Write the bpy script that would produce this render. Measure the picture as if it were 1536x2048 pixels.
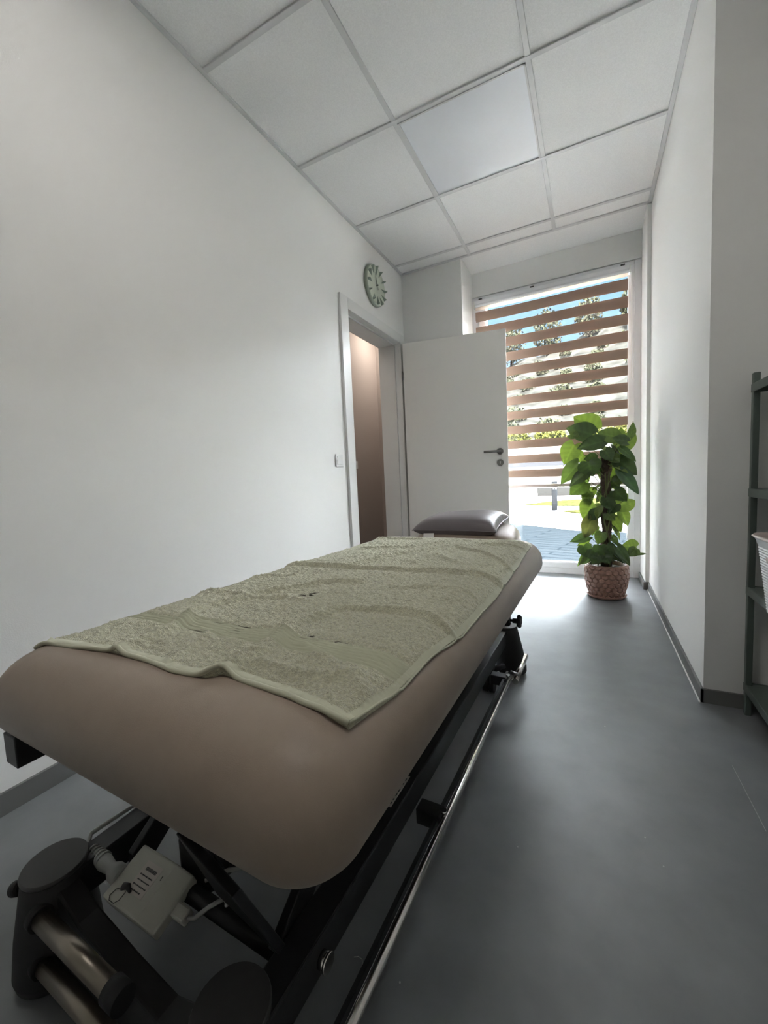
import bpy, math, random
import numpy as np
from mathutils import Vector, Matrix, noise
for o in list(bpy.data.objects): bpy.data.objects.remove(o)
S = bpy.context.scene
COL = S.collection
rnd = random.Random(7)

# ------------------------------------------------------------------ camera
cd = bpy.data.cameras.new('camera'); cam = bpy.data.objects.new('camera', cd); COL.objects.link(cam)
rx = Vector((0.8916035, 0.4504340, -0.0463939)); up = Vector((0.0042304, 0.0941657, 0.9955475)); bk = Vector((0.4527972, -0.8878299, 0.0820530))
m = Matrix((rx, up, bk)).transposed().to_4x4(); m.translation = (1.4575, 0.0, 0.8782)
cam.matrix_world = m
cd.sensor_fit = 'VERTICAL'; cd.sensor_height = 36; cd.sensor_width = 27; cd.lens = 36*816.26/2048; cd.clip_start = 0.01
S.camera = cam

# ------------------------------------------------------------------ light and exposure
S.view_settings.view_transform = 'Standard'; S.view_settings.look = 'None'
S.view_settings.gamma = 1; S.view_settings.use_curve_mapping = False
S.view_settings.exposure = 2.65
SUN_ENERGY = 18.0; GLOWS = ((54, 12, 94, 43.0), (-62, 12, 90, 2.0), (0, 60, 62, 5.0))
SKY_STRENGTH = .24
CEIL_FILL = 1.3; CORRIDOR_FILL = 2.4
W = bpy.data.worlds.new('sky'); S.world = W; W.use_nodes = True
nt = W.node_tree; nt.nodes.clear()
wo = nt.nodes.new('ShaderNodeOutputWorld'); bg = nt.nodes.new('ShaderNodeBackground'); tc = nt.nodes.new('ShaderNodeTexCoord')
sx = nt.nodes.new('ShaderNodeSeparateXYZ'); cr = nt.nodes.new('ShaderNodeValToRGB')
nt.links.new(tc.outputs['Generated'], sx.inputs[0]); nt.links.new(sx.outputs['Z'], cr.inputs[0])
e = cr.color_ramp.elements
e[0].position = 0.0; e[0].color = (.62, .82, .98, 1); e[1].position = .6; e[1].color = (.20, .42, .85, 1)
el = cr.color_ramp.elements.new(.3); el.color = (.34, .62, .95, 1)
nt.links.new(cr.outputs[0], bg.inputs[0]); bg.inputs[1].default_value = SKY_STRENGTH
nt.links.new(bg.outputs[0], wo.inputs[0])
s2 = bpy.data.lights.new('sun', 'SUN'); so2 = bpy.data.objects.new('sun', s2); COL.objects.link(so2)   # high behind the house: the terrace lies in its shade
s2.energy = SUN_ENERGY; s2.angle = math.radians(1); s2.color = (1, .96, .90)
so2.rotation_euler = Vector((0.12, 1.0, -1.0)).to_track_quat('-Z', 'Y').to_euler()
# added fill lamps standing in for brighter sky to the right, left and overhead (the stretch seen through the window is plain blue)
for az, el, ang, en in GLOWS:
    sd = bpy.data.lights.new('sky_fill_lamp', 'SUN'); so = bpy.data.objects.new('sky_fill_lamp', sd); COL.objects.link(so)
    sd.energy = en; sd.angle = math.radians(ang); sd.color = (.93, .96, 1)
    a_, e_ = math.radians(az), math.radians(el)
    so.rotation_euler = Vector((-math.sin(a_)*math.cos(e_), -math.cos(a_)*math.cos(e_), -math.sin(e_))).to_track_quat('-Z', 'Y').to_euler()

# ------------------------------------------------------------------ materials
def srgb(r, g, b):
    f = lambda c: (c/255/12.92) if c/255 <= .04045 else ((c/255+.055)/1.055)**2.4
    return (f(r), f(g), f(b), 1)
def mat(name, col, rough=.6, metal=0, spec=.5, noise_amt=0, nscale=20, bump=0, bscale=200, coat=0, bdist=.002, sheen=0):
    M = bpy.data.materials.new(name); M.use_nodes = True
    n = M.node_tree; p = n.nodes['Principled BSDF']
    p.inputs['Base Color'].default_value = col; p.inputs['Roughness'].default_value = rough
    p.inputs['Metallic'].default_value = metal; p.inputs['Specular IOR Level'].default_value = spec
    p.inputs['Coat Weight'].default_value = coat; p.inputs['Sheen Weight'].default_value = sheen
    t = n.nodes.new('ShaderNodeTexCoord')
    if noise_amt:
        no = n.nodes.new('ShaderNodeTexNoise'); no.inputs['Scale'].default_value = nscale; no.inputs['Detail'].default_value = 5
        n.links.new(t.outputs['Object'], no.inputs['Vector'])
        mp = n.nodes.new('ShaderNodeMapRange'); mp.inputs[1].default_value = .3; mp.inputs[2].default_value = .7
        mp.inputs[3].default_value = 1-noise_amt; mp.inputs[4].default_value = 1+noise_amt
        n.links.new(no.outputs[0], mp.inputs[0])
        mx = n.nodes.new('ShaderNodeVectorMath'); mx.operation = 'SCALE'; mx.inputs[0].default_value = col[:3]
        n.links.new(mp.outputs[0], mx.inputs['Scale']); n.links.new(mx.outputs[0], p.inputs['Base Color'])
    if bump:
        nb = n.nodes.new('ShaderNodeTexNoise'); nb.inputs['Scale'].default_value = bscale; nb.inputs['Detail'].default_value = 4
        n.links.new(t.outputs['Object'], nb.inputs['Vector'])
        b = n.nodes.new('ShaderNodeBump'); b.inputs['Strength'].default_value = bump; b.inputs['Distance'].default_value = bdist
        n.links.new(nb.outputs[0], b.inputs['Height']); n.links.new(b.outputs[0], p.inputs['Normal'])
    return M
M = {}
M['wall'] = mat('white_plaster', (.87, .865, .845, 1), .9, spec=.2, bump=.25, bscale=260, bdist=.001)
M['tile'] = mat('ceiling_tile', (.87, .87, .865, 1), .95, spec=.1, noise_amt=.05, nscale=220, bump=.5, bscale=450, bdist=.001)
M['grid'] = mat('ceiling_grid', (.66, .66, .66, 1), .5)
M['corr'] = mat('taupe_plaster', (.46, .40, .36, 1), .9, spec=.2)
M['floor'] = mat('grey_vinyl', (.205, .213, .222, 1), .38, spec=.5, noise_amt=.10, nscale=9, bump=.12, bscale=140, bdist=.001)
M['base'] = mat('grey_baseboard', (.16, .16, .155, 1), .6)
M['lint'] = mat('pale_lint', (.42, .42, .42, 1), .8)
M['caulk'] = mat('white_caulk', (.8, .8, .78, 1), .5)
M['white'] = mat('white_lacquer', (.78, .78, .76, 1), .4)
M['pvc'] = mat('white_window_plastic', (.80, .80, .82, 1), .3)
M['door'] = mat('door_laminate', (.85, .83, .79, 1), .5)
M['steel'] = mat('brushed_steel', (.27, .265, .255, 1), .38, metal=1)
M['satin'] = mat('satin_steel_tube', (.34, .30, .25, 1), .33, metal=1)
M['chrome'] = mat('chrome', (.75, .73, .70, 1), .18, metal=1)
M['black'] = mat('black_steel', (.015, .0155, .018, 1), .45, bump=.2, bscale=600, bdist=.0005)
M['graphite'] = mat('graphite_plastic', (.018, .0175, .018, 1), .6, bump=.3, bscale=700, bdist=.0005)
M['rubber'] = mat('black_rubber', (.012, .012, .013, 1), .7)
M['leather'] = mat('brown_vinyl', (.29, .225, .175, 1), .48, spec=.4, noise_amt=.03, nscale=40, bump=.35, bscale=900, bdist=.0006, sheen=.15)
M['pillow'] = mat('mauve_grey_vinyl', (.155, .135, .142, 1), .42, spec=.45, bump=.2, bscale=500, bdist=.0005)
M['cloth_white'] = mat('white_label_cloth', (.8, .79, .76, 1), .8)
M['cap'] = mat('leg_cap', (.05, .048, .048, 1), .5)
M['box'] = mat('ivory_plastic', (.60, .59, .52, 1), .45)
M['boxl'] = mat('box_sticker', (.68, .62, .57, 1), .5)
M['cable'] = mat('grey_cable', (.42, .42, .40, 1), .5)
M['ink'] = mat('dark_ink', (.05, .05, .05, 1), .6)
M['clock'] = mat('sage_clock_case', (.36, .40, .33, 1), .5)
M['clockf'] = mat('sage_clock_face', (.56, .60, .50, 1), .5)
M['clockd'] = mat('grey_green_marker', (.30, .35, .30, 1), .5)
M['shelf'] = mat('green_grey_steel', (.10, .125, .11, 1), .4, spec=.5)
M['basket'] = mat('white_basket', (.62, .63, .64, 1), .5)
M['basketr'] = mat('taupe_rim', (.42, .34, .30, 1), .5)
M['terra'] = mat('terracotta_glaze', (.30, .165, .12, 1), .38, noise_amt=.12, nscale=60)
M['soil'] = mat('soil', (.04, .025, .015, 1), .95, bump=1, bscale=80, bdist=.01)
M['coir'] = mat('coir_pole', (.07, .045, .03, 1), .95, bump=1, bscale=120, bdist=.01, noise_amt=.3, nscale=60)
M['stem'] = mat('stem', (.10, .11, .03, 1), .5)
M['diff'] = mat('light_diffuser', (.80, .82, .86, 1), .28, spec=.5)
M['deck'] = mat('shade_blue_paving', (.105, .128, .142, 1), .8, spec=0, noise_amt=.15, nscale=2)
M['pave'] = mat('pale_paving', (.75, .74, .72, 1), .9, spec=0, noise_amt=.05, nscale=2)
M['lawn'] = mat('lawn', (.022, .0235, .0085, 1), .95, spec=0, noise_amt=.5, nscale=18)
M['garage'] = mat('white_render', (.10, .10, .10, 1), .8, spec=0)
M['gband'] = mat('lilac_panel', (.024, .025, .029, 1), .5, spec=0)
M['bollard'] = mat('grey_metal', (.009, .0097, .011, 1), .8, spec=0)
M['hill'] = mat('dry_hillside', (.024, .024, .022, 1), .95, spec=0, noise_amt=.5, nscale=1.6)
M['bark'] = mat('bark', (.015, .012, .010, 1), .9, spec=0)
M['crown'] = mat('pale_crown', (.034, .036, .023, 1), .9, spec=0, noise_amt=.4, nscale=3)
M['hedge'] = mat('yellow_hedge', (.050, .052, .014, 1), .9, spec=0, noise_amt=.4, nscale=6)
M['kerb'] = mat('kerb', (.016, .016, .016, 1), .8, spec=0)

# towel: terry cloth, colour only
M['towel'] = mat('sage_terry', (.55, .535, .39, 1), .95, spec=.1, noise_amt=.22, nscale=230, bump=.9, bscale=520, bdist=.003, sheen=.5)
M['dobby'] = mat('sage_woven_band', (.47, .475, .35, 1), .85, spec=.15)
M['hem'] = mat('sage_hem', (.52, .52, .39, 1), .9, spec=.1, sheen=.3)

# glass : clear, thin
g = bpy.data.materials.new('clear_glass'); g.use_nodes = True; n = g.node_tree; n.nodes.clear()
o_ = n.nodes.new('ShaderNodeOutputMaterial'); tr = n.nodes.new('ShaderNodeBsdfTransparent'); gl = n.nodes.new('ShaderNodeBsdfGlossy')
gl.inputs['Roughness'].default_value = .02; tr.inputs[0].default_value = (.93, .95, .95, 1)
mx = n.nodes.new('ShaderNodeMixShader'); fr = n.nodes.new('ShaderNodeFresnel'); fr.inputs[0].default_value = 1.35
n.links.new(fr.outputs[0], mx.inputs[0]); n.links.new(tr.outputs[0], mx.inputs[1]); n.links.new(gl.outputs[0], mx.inputs[2]); n.links.new(mx.outputs[0], o_.inputs[0]); M['glass'] = g
def fabric(name, dcol, tcol, transp, tfac):
    g = bpy.data.materials.new(name); g.use_nodes = True; n = g.node_tree; n.nodes.clear()
    o_ = n.nodes.new('ShaderNodeOutputMaterial'); tr = n.nodes.new('ShaderNodeBsdfTransparent'); di = n.nodes.new('ShaderNodeBsdfDiffuse'); tl = n.nodes.new('ShaderNodeBsdfTranslucent')
    di.inputs[0].default_value = dcol; tl.inputs[0].default_value = tcol
    a = n.nodes.new('ShaderNodeMixShader'); b = n.nodes.new('ShaderNodeMixShader'); a.inputs[0].default_value = tfac; b.inputs[0].default_value = transp
    n.links.new(di.outputs[0], a.inputs[1]); n.links.new(tl.outputs[0], a.inputs[2])
    n.links.new(a.outputs[0], b.inputs[1]); n.links.new(tr.outputs[0], b.inputs[2]); n.links.new(b.outputs[0], o_.inputs[0])
    return g
M['sheer'] = fabric('sheer_voile', (.6, .6, .6, 1), (.5, .5, .5, 1), .99, .6)
M['band'] = fabric('brown_blind_cloth', (.38, .27, .215, 1), (.12, .060, .035, 1), 0, .12)
M['bandlight'] = fabric('cream_blind_cloth', (.7, .62, .55, 1), (.45, .36, .28, 1), 0, .4)

# leaves
g = bpy.data.materials.new('leaf'); g.use_nodes = True; n = g.node_tree; p = n.nodes['Principled BSDF']
at = n.nodes.new('ShaderNodeAttribute'); at.attribute_name = 'leafcol'
p.inputs['Roughness'].default_value = .33; p.inputs['Specular IOR Level'].default_value = .6
tl = n.nodes.new('ShaderNodeBsdfTranslucent'); ms = n.nodes.new('ShaderNodeMixShader'); ms.inputs[0].default_value = .30
br = n.nodes.new('ShaderNodeVectorMath'); br.operation = 'MULTIPLY'; br.inputs[1].default_value = (1.35, 1.4, .7)
n.links.new(at.outputs['Color'], p.inputs['Base Color']); n.links.new(at.outputs['Color'], br.inputs[0]); n.links.new(br.outputs[0], tl.inputs[0])
n.links.new(p.outputs[0], ms.inputs[1]); n.links.new(tl.outputs[0], ms.inputs[2]); n.links.new(ms.outputs[0], n.nodes['Material Output'].inputs[0]); M['leaf'] = g

# paving joints in the deck: long boards with staggered joints
n = M['deck'].node_tree; p = n.nodes['Principled BSDF']
t = n.nodes.new('ShaderNodeTexCoord'); bk_ = n.nodes.new('ShaderNodeTexBrick'); mpn = n.nodes.new('ShaderNodeMapping')
mpn.inputs['Rotation'].default_value = (0, 0, math.radians(12))
bk_.inputs['Scale'].default_value = 1; bk_.inputs['Brick Width'].default_value = 1.1; bk_.inputs['Row Height'].default_value = .16; bk_.inputs['Mortar Size'].default_value = .014
bk_.inputs['Color1'].default_value = (.019, .0225, .025, 1); bk_.inputs['Color2'].default_value = (.0165, .020, .0228, 1); bk_.inputs['Mortar'].default_value = (.0085, .011, .013, 1)  # bluish shade of the house is put into these paving colours
n.links.new(t.outputs['Object'], mpn.inputs[0]); n.links.new(mpn.outputs[0], bk_.inputs[0]); n.links.new(bk_.outputs[0], p.inputs['Base Color'])

# ------------------------------------------------------------------ mesh building
class MB:
    def __init__(s): s.v = []; s.f = []; s.sm = []
    def add(s, vs, fs, smooth=False, mtx=None):
        b = len(s.v)
        s.v += [tuple(mtx @ Vector(v)) if mtx else tuple(v) for v in vs]
        s.f += [tuple(i+b for i in f) for f in fs]; s.sm += [smooth]*len(fs); return s
    def box(s, a, b, mtx=None):
        x0, y0, z0 = a; x1, y1, z1 = b
        vs = [(x0,y0,z0),(x1,y0,z0),(x1,y1,z0),(x0,y1,z0),(x0,y0,z1),(x1,y0,z1),(x1,y1,z1),(x0,y1,z1)]
        return s.add(vs, [(0,3,2,1),(4,5,6,7),(0,1,5,4),(1,2,6,5),(2,3,7,6),(3,0,4,7)], False, mtx)
    def tube(s, pts, r, seg=16, cap=True):
        pts = [Vector(p) for p in pts]; n = len(pts); rs = r if isinstance(r, (list, tuple)) else [r]*n
        vs = []; fs = []
        t0 = (pts[1]-pts[0]).normalized(); ref = Vector((0,0,1)) if abs(t0.z) < .9 else Vector((1,0,0)); u = t0.cross(ref).normalized()
        for i, p in enumerate(pts):
            t = (pts[min(i+1,n-1)]-pts[max(i-1,0)]).normalized(); u = (u-t*u.dot(t)).normalized(); w = t.cross(u)
            for k in range(seg):
                a = 2*math.pi*k/seg; vs.append(p+(u*math.cos(a)+w*math.sin(a))*rs[i])
        for i in range(n-1):
            for k in range(seg):
                fs.append((i*seg+k, i*seg+(k+1)%seg, (i+1)*seg+(k+1)%seg, (i+1)*seg+k))
        s.add(vs, fs, True)
        if cap:
            b = len(s.v)-n*seg
            s.f.append(tuple(b+k for k in reversed(range(seg)))); s.sm.append(False)
            s.f.append(tuple(b+(n-1)*seg+k for k in range(seg))); s.sm.append(False)
        return s
    def lathe(s, prof, seg=48, mtx=None, close=False):
        vs = []; fs = []
        for (r, z) in prof:
            for k in range(seg):
                a = 2*math.pi*k/seg; vs.append((r*math.cos(a), r*math.sin(a), z))
        for i in range(len(prof)-1):
            for k in range(seg): fs.append((i*seg+k, i*seg+(k+1)%seg, (i+1)*seg+(k+1)%seg, (i+1)*seg+k))
        s.add(vs, fs, True, mtx)
        b = len(s.v)-len(vs)
        s.f.append(tuple(b+k for k in reversed(range(seg)))); s.sm.append(False)
        s.f.append(tuple(b+(len(prof)-1)*seg+k for k in range(seg))); s.sm.append(False)
        return s
    def loft(s, rings, cap=True, smooth=True):
        n = len(rings[0]); vs = [v for r in rings for v in r]; fs = []
        for i in range(len(rings)-1):
            for k in range(n): fs.append((i*n+k, i*n+(k+1)%n, (i+1)*n+(k+1)%n, (i+1)*n+k))
        s.add(vs, fs, smooth)
        if cap:
            b = len(s.v)-len(vs)
            s.f.append(tuple(b+k for k in reversed(range(n)))); s.sm.append(False)
            s.f.append(tuple(b+(len(rings)-1)*n+k for k in range(n))); s.sm.append(False)
        return s
    def grid(s, P, smooth=True):
        ny, nx = len(P), len(P[0]); vs = [tuple(P[j][i]) for j in range(ny) for i in range(nx)]
        fs = [(j*nx+i, j*nx+i+1, (j+1)*nx+i+1, (j+1)*nx+i) for j in range(ny-1) for i in range(nx-1)]
        return s.add(vs, fs, smooth)
    def build(s, name, material, parent=None, bevel=0, seg=2, loc=None):
        me = bpy.data.meshes.new(name); me.from_pydata(s.v, [], s.f); me.update()
        me.polygons.foreach_set('use_smooth', s.sm)
        me.materials.append(M[material] if isinstance(material, str) else material)
        o = bpy.data.objects.new(name, me); COL.objects.link(o)
        if parent: o.parent = parent
        if loc: o.location = loc
        if bevel:
            b = o.modifiers.new('bevel', 'BEVEL'); b.width = bevel; b.segments = seg; b.limit_method = 'ANGLE'; b.angle_limit = math.radians(50); b.harden_normals = False
        return o
def tag(o, label=None, cat=None, group=None, kind=None):
    if label: o['label'] = label
    if cat: o['category'] = cat
    if group: o['group'] = group
    if kind: o['kind'] = kind
    return o
def empty(name, loc=(0,0,0), rz=0, **k):
    o = bpy.data.objects.new(name, None); COL.objects.link(o); o.location = loc; o.rotation_euler = (0, 0, rz); o.empty_display_size = .1
    return tag(o, **k)
def struct(o): o['kind'] = 'structure'; return o
def rrect(a, b, r, z, n=8, cx=0, cy=0):
    r = min(r, a, b); out = []
    for (sx_, sy_, a0) in ((1,1,0),(-1,1,90),(-1,-1,180),(1,-1,270)):
        for k in range(n+1):
            t = math.radians(a0+90*k/n); out.append((cx+sx_*(a-r)+r*math.cos(t), cy+sy_*(b-r)+r*math.sin(t), z))
    return out
def circ(r, z, n=32, cx=0, cy=0, ry=None):
    ry = ry or r
    return [(cx+r*math.cos(2*math.pi*k/n), cy+ry*math.sin(2*math.pi*k/n), z) for k in range(n)]

# ------------------------------------------------------------------ room shell
H = 2.62; WX = 1.824; YE = 3.392; YK = 1.81; RX = 1.80; WY = 3.72; YB = -2.3; FX = 2.36
struct(MB().box((-.17, YB-.1, -.06), (FX+.1, WY+.02, 0)).build('floor', 'floor'))
fl = bpy.data.objects['floor']
MB().add([(1.8195, 1.44, .0004), (1.8205, 1.44, .0004), (1.826, 1.20, .0004), (1.8245, 1.20, .0004), (1.8195, 1.44, .0), (1.8205, 1.44, .0), (1.826, 1.20, .0), (1.8245, 1.20, .0)], [(0,3,2,1),(4,5,6,7),(0,1,5,4),(1,2,6,5),(2,3,7,6),(3,0,4,7)]).build('scuff_line', 'lint', fl)
for x, y, r_ in ((1.496, 1.508, .0022), (1.568, 1.067, .0016), (1.596, 1.0, .0016), (1.156, .568, .0018), (1.30, .92, .0012)):
    MB().tube([(x, y, .0003), (x, y, .0009)], r_, 8).build('lint_speck', 'lint', fl)
MB().tube([(1.063, .567, .0006), (1.071, .571, .0012), (1.079, .570, .0012), (1.084, .563, .0006)], .0006, 6).build('lint_hair', 'lint', fl)
struct(MB().box((-.95, 1.2, -.06), (-.17, 4.5, -.001)).build('floor_corridor', 'floor'))
struct(MB().box((-.1, YB-.1, H), (FX+.1, WY+.2, H+.3)).build('ceiling', 'tile'))
g = MB()
T = .625; A0 = .602; R0 = 1.357
gw = .012
xs = [A0-T*0, A0+T, A0+2*T]; ys = [R0+T*k for k in range(-6, 4)]
for x in xs:
    ymax = YE if x < WX else YK
    g.box((x-gw, YB, H-.006), (x+gw, ymax, H+.001))
for y in ys:
    xmax = WX if y > YK else FX
    g.box((0, y-gw, H-.007), (xmax, y+gw, H+.001))
for (a, b) in (((0, YB), (.02, YE)), ((0, YE-.022), (WX, YE)), ((WX-.022, YK), (WX, YE)), ((WX, YK-.02), (FX, YK))):
    g.box((a[0], a[1], H-.009), (b[0], b[1], H+.001))
struct(g.build('trim_1', 'grid', bevel=.0015, seg=1))
# left wall with the door opening
DY0, DY1, DZ = 2.43, 3.28, 2.02
w = MB(); w.box((-.17, YB-.1, 0), (0, DY0, H+.1)); w.box((-.17, DY1, 0), (0, 4.5, H+.1)); w.box((-.17, DY0, DZ), (0, DY1, H+.1))
struct(w.build('wall_left', 'wall'))
# back wall : pier left of the recess, header over the window
w = MB(); w.box((0, YE, 0), (.527, WY+.06, H+.1)); w.box((.527, WY-.002, 2.42), (RX, WY+.16, H+.1)); w.box((0, WY+.06, 0), (.524, WY+.3, H+.1)); w.box((.524, WY+.16, 2.5), (RX, WY+.3, H+.1))
struct(w.build('wall_back', 'wall'))
w = MB(); w.box((WX, YK, 0), (FX+.1, YE, H+.1)); w.box((RX, YE-.0001, 0), (FX+.1, WY+.3, H+.1))
struct(w.build('wall_right', 'wall'))
struct(MB().box((FX, YB-.1, 0), (FX+.1, YK, H+.1)).build('wall_right_alcove', 'wall'))
struct(MB().box((-.17, YB-.1, 0), (FX+.1, YB, H+.1)).build('wall_rear', 'wall'))
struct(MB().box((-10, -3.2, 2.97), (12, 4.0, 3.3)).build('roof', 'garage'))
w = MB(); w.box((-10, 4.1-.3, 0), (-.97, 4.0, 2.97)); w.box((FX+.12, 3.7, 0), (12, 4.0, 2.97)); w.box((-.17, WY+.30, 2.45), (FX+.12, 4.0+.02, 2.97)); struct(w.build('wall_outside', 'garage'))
# corridor seen through the door
w = MB(); w.box((-.95, 1.2, 0), (-.8, 4.5, H)); w.box((-.8, 4.4, 0), (-.17, 4.5, H)); w.box((-.8, 1.2, 0), (-.17, 1.3, H)); w.box((-.95, 1.2, H-.1), (-.17, 4.5, H+.1))
struct(w.build('wall_corridor', 'corr'))
em2 = bpy.data.materials.new('corridor_fill_diffuser'); em2.use_nodes = True; p = em2.node_tree.nodes['Principled BSDF']
p.inputs['Emission Color'].default_value = (1, .93, .86, 1); p.inputs['Emission Strength'].default_value = CORRIDOR_FILL
for ly, lab in ((4.12, 'added round fill lamp at the far end of the corridor beyond the doorway'), (1.60, 'added round fill lamp at the near end of the corridor behind the left wall')):  # unseen lamps added to brighten the corridor walls
    L3 = empty('corridor_fill_lamp', (-.46, ly, H-.1), label=lab, cat='ceiling light')
    MB().loft([circ(.18, -.04, 32), circ(.19, -.01, 32), circ(.17, -.001, 32)]).build('diffuser', em2, L3)
# baseboards
b = MB(); b.box((0, YB, 0), (.011, 2.34, .062)); struct(b.build('baseboard_left', 'base', bevel=.001))
b = MB(); b.box((WX-.010, YK-.010, 0), (WX, YE-.012, .052)); b.box((WX-.0098, YK-.010, 0), (FX, YK, .052)); b.box((RX-.012, YE-.012, 0), (WX-.0001, YE, .054)); b.box((RX-.012, YE, 0), (RX, WY-.01, .052))
struct(b.build('baseboard_right', 'base', bevel=.001))
b = MB(); b.box((.012, YE-.011, 0), (.527, YE, .055)); struct(b.build('baseboard_back', 'base', bevel=.001))
b = MB(); b.box((WX-.014, YK-.012, 0), (WX-.010, YE-.012, .004)); struct(b.build('trim_2', 'caulk'))

# ------------------------------------------------------------------ door
D = empty('door_1', (0, 0, 0)); D['kind'] = 'structure'
f = MB()
f.box((-.19, DY0, 0), (-.035, DY0+.012, DZ-.0)); f.box((-.19, DY1-.012, 0), (-.035, DY1, DZ)); f.box((-.19, DY0, DZ-.012), (-.035, DY1, DZ))   # lining
f.box((0, DY0-.088, 0), (.018, DY0+.006, 2.09)); f.box((0, DY1-.004, 0), (.018, DY1+.080, 2.09)); f.box((0, DY0+.006, 2.014), (.018, DY1-.004, 2.09))  # casing
f.box((-.036, DY0+.0, 0), (0, DY0+.006, 2.014)); f.box((-.036, DY1-.004, 0), (0, DY1, 2.02)); f.box((-.036, DY0+.006, 2.014), (0, DY1-.004, 2.02))
f.build('door_frame', 'white', D, bevel=.0015)
s = MB(); s.box((-.038, DY0+.012, 0), (-.034, DY0+.020, 2.006)); s.box((-.038, DY1-.020, 0), (-.034, DY1-.012, 2.006)); s.box((-.038, DY0+.012, 2.0), (-.034, DY1-.012, 2.008))
s.build('door_seal', 'grid', D)
hx, hy = .040, 3.262; ex, ey = .866, 3.395
ang = math.atan2(ey-hy, ex-hx); Lw = math.hypot(ex-hx, ey-hy)
leaf = MB().box((0, 0, .008), (Lw, .040, 2.002)).build('door_leaf', 'door', D, bevel=.002)
leaf.location = (hx, hy, 0); leaf.rotation_euler = (0, 0, ang)
h = MB(); hxp = Lw-.062
h.tube([(hxp, 0, 1.052), (hxp, -.008, 1.052)], .026, 32); h.tube([(hxp, -.006, 1.052), (hxp, -.045, 1.052)], .010)
h.tube([(hxp+.008, -.045, 1.052), (hxp-.02, -.046, 1.052), (hxp-.125, -.046, 1.052)], .0095)
h.build('door_handle', 'steel', leaf)
k = MB(); k.tube([(hxp, 0, .962), (hxp, -.008, .962)], .026, 32); k.build('keyhole_rosette', 'steel', leaf)
k = MB(); k.tube([(hxp, -.0075, .966), (hxp, -.0088, .966)], .006, 12); k.box((hxp-.003, -.0088, .950), (hxp+.003, -.0075, .965)); k.build('keyhole', 'caulk', leaf)
k = MB(); k.box((Lw, .014, .93), (Lw+.0015, .030, 1.13)); k.build('lock_plate', 'steel', leaf)
for z in (.30, 1.74):
    k = MB(); k.tube([(-.008, .004, z-.035), (-.008, .004, z+.035)], .009); k.box((-.016, -.002, z-.022), (.004, .006, z+.022)); k.build('hinge', 'steel', leaf)

# ------------------------------------------------------------------ window
Wn = empty('window_1', (0, 0, 0)); Wn['kind'] = 'structure'
def frame(x0, x1, z0, z1, wl, wr, wb, wt, y0, y1):
    q = MB(); q.box((x0, y0, z0), (x0+wl, y1, z1)); q.box((x1-wr, y0, z0), (x1, y1, z1)); q.box((x0+wl, y0, z0), (x1-wr, y1, z0+wb)); q.box((x0+wl, y0, z1-wt), (x1-wr, y1, z1)); return q
frame(.527, RX, 0, 2.414, .06, .046, .06, .035, WY, WY+.07).build('window_frame', 'pvc', Wn, bevel=.004)
frame(.586, 1.756, .052, 2.382, .062, .045, .050, .034, WY-.008, WY+.06).build('window_sash', 'pvc', Wn, bevel=.004)
frame(.640, 1.716, .098, 2.355, .006, .006, .006, .006, WY-.003, WY+.05).build('glazing_gasket', 'black', Wn)
MB().box((.645, WY+.02, .10), (1.712, WY+.026, 2.352)).build('glass_pane', 'glass', Wn)

# zebra blind
B = empty('zebra_blind', (1.14, 3.66, 2.34), label='day and night roller blind with brown and sheer bands over the tall window', cat='blind')
def rel(o, root):
    o.matrix_parent_inverse = Matrix.Translation(root.location).inverted() if root.rotation_euler[2] == 0 else (Matrix.Translation(root.location) @ Matrix.Rotation(root.rotation_euler[2], 4, 'Z')).inverted()
    return o
c = MB(); c.box((.560, 3.66, 2.335), (1.722, 3.715, 2.372)); c.tube([(.568, 3.672, 2.328), (1.714, 3.672, 2.328)], .016, 20)
rel(c.build('cassette', 'pvc', B, bevel=.004), B)
for x in (.60, 1.02, 1.66): rel(MB().box((x, 3.655, 2.368), (x+.028, 3.70, 2.378)).build('mounting_clip', 'cap', B, bevel=.001), B)
for x in (.556, 1.716):
    rel(MB().box((x, 3.652, 2.305), (x+.010, 3.70, 2.362)).build('end_cap', 'white', B, bevel=.002), B)
def cloth(z0, z1, x0=.570, x1=1.708, y=3.664, wav=.002, seed=0):
    P = []
    for j in range(5):
        z = z0+(z1-z0)*j/4; row = []
        for i in range(41):
            x = x0+(x1-x0)*i/40; row.append((x, y+wav*math.sin(x*7+z*9+seed)-.003*math.sin(math.pi*j/4), z+.0025*math.sin(x*5+seed)))
        P.append(row)
    return P
c = MB()
for i in range(12):
    zt = 2.270-.1252*i; hh = .073-.0012*i
    c.grid(cloth(zt-hh, zt, seed=i*.3)); c.grid(cloth(zt-hh-.004, zt-.004, y=3.676, seed=i*.3+1))
rel(c.build('brown_bands', 'band', B), B)
c = MB().grid(cloth(2.285, 2.318, y=3.668)); rel(c.build('cream_header_band', 'bandlight', B), B)
c = MB().grid(cloth(.765, 2.318, y=3.670, wav=0)); rel(c.build('sheer_fabric', 'sheer', B), B)
rel(MB().box((.570, 3.660, .744), (1.708, 3.680, .768)).build('bottom_bar', 'basketr', B, bevel=.004), B)
c = MB(); c.tube([(1.730, 3.668, 2.31), (1.728, 3.664, 1.9), (1.731, 3.662, 1.545), (1.738, 3.662, 1.530), (1.745, 3.662, 1.545), (1.742, 3.664, 1.9), (1.738, 3.668, 2.31)], .0018, 8)
rel(c.build('pull_cord', 'white', B), B)

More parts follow.
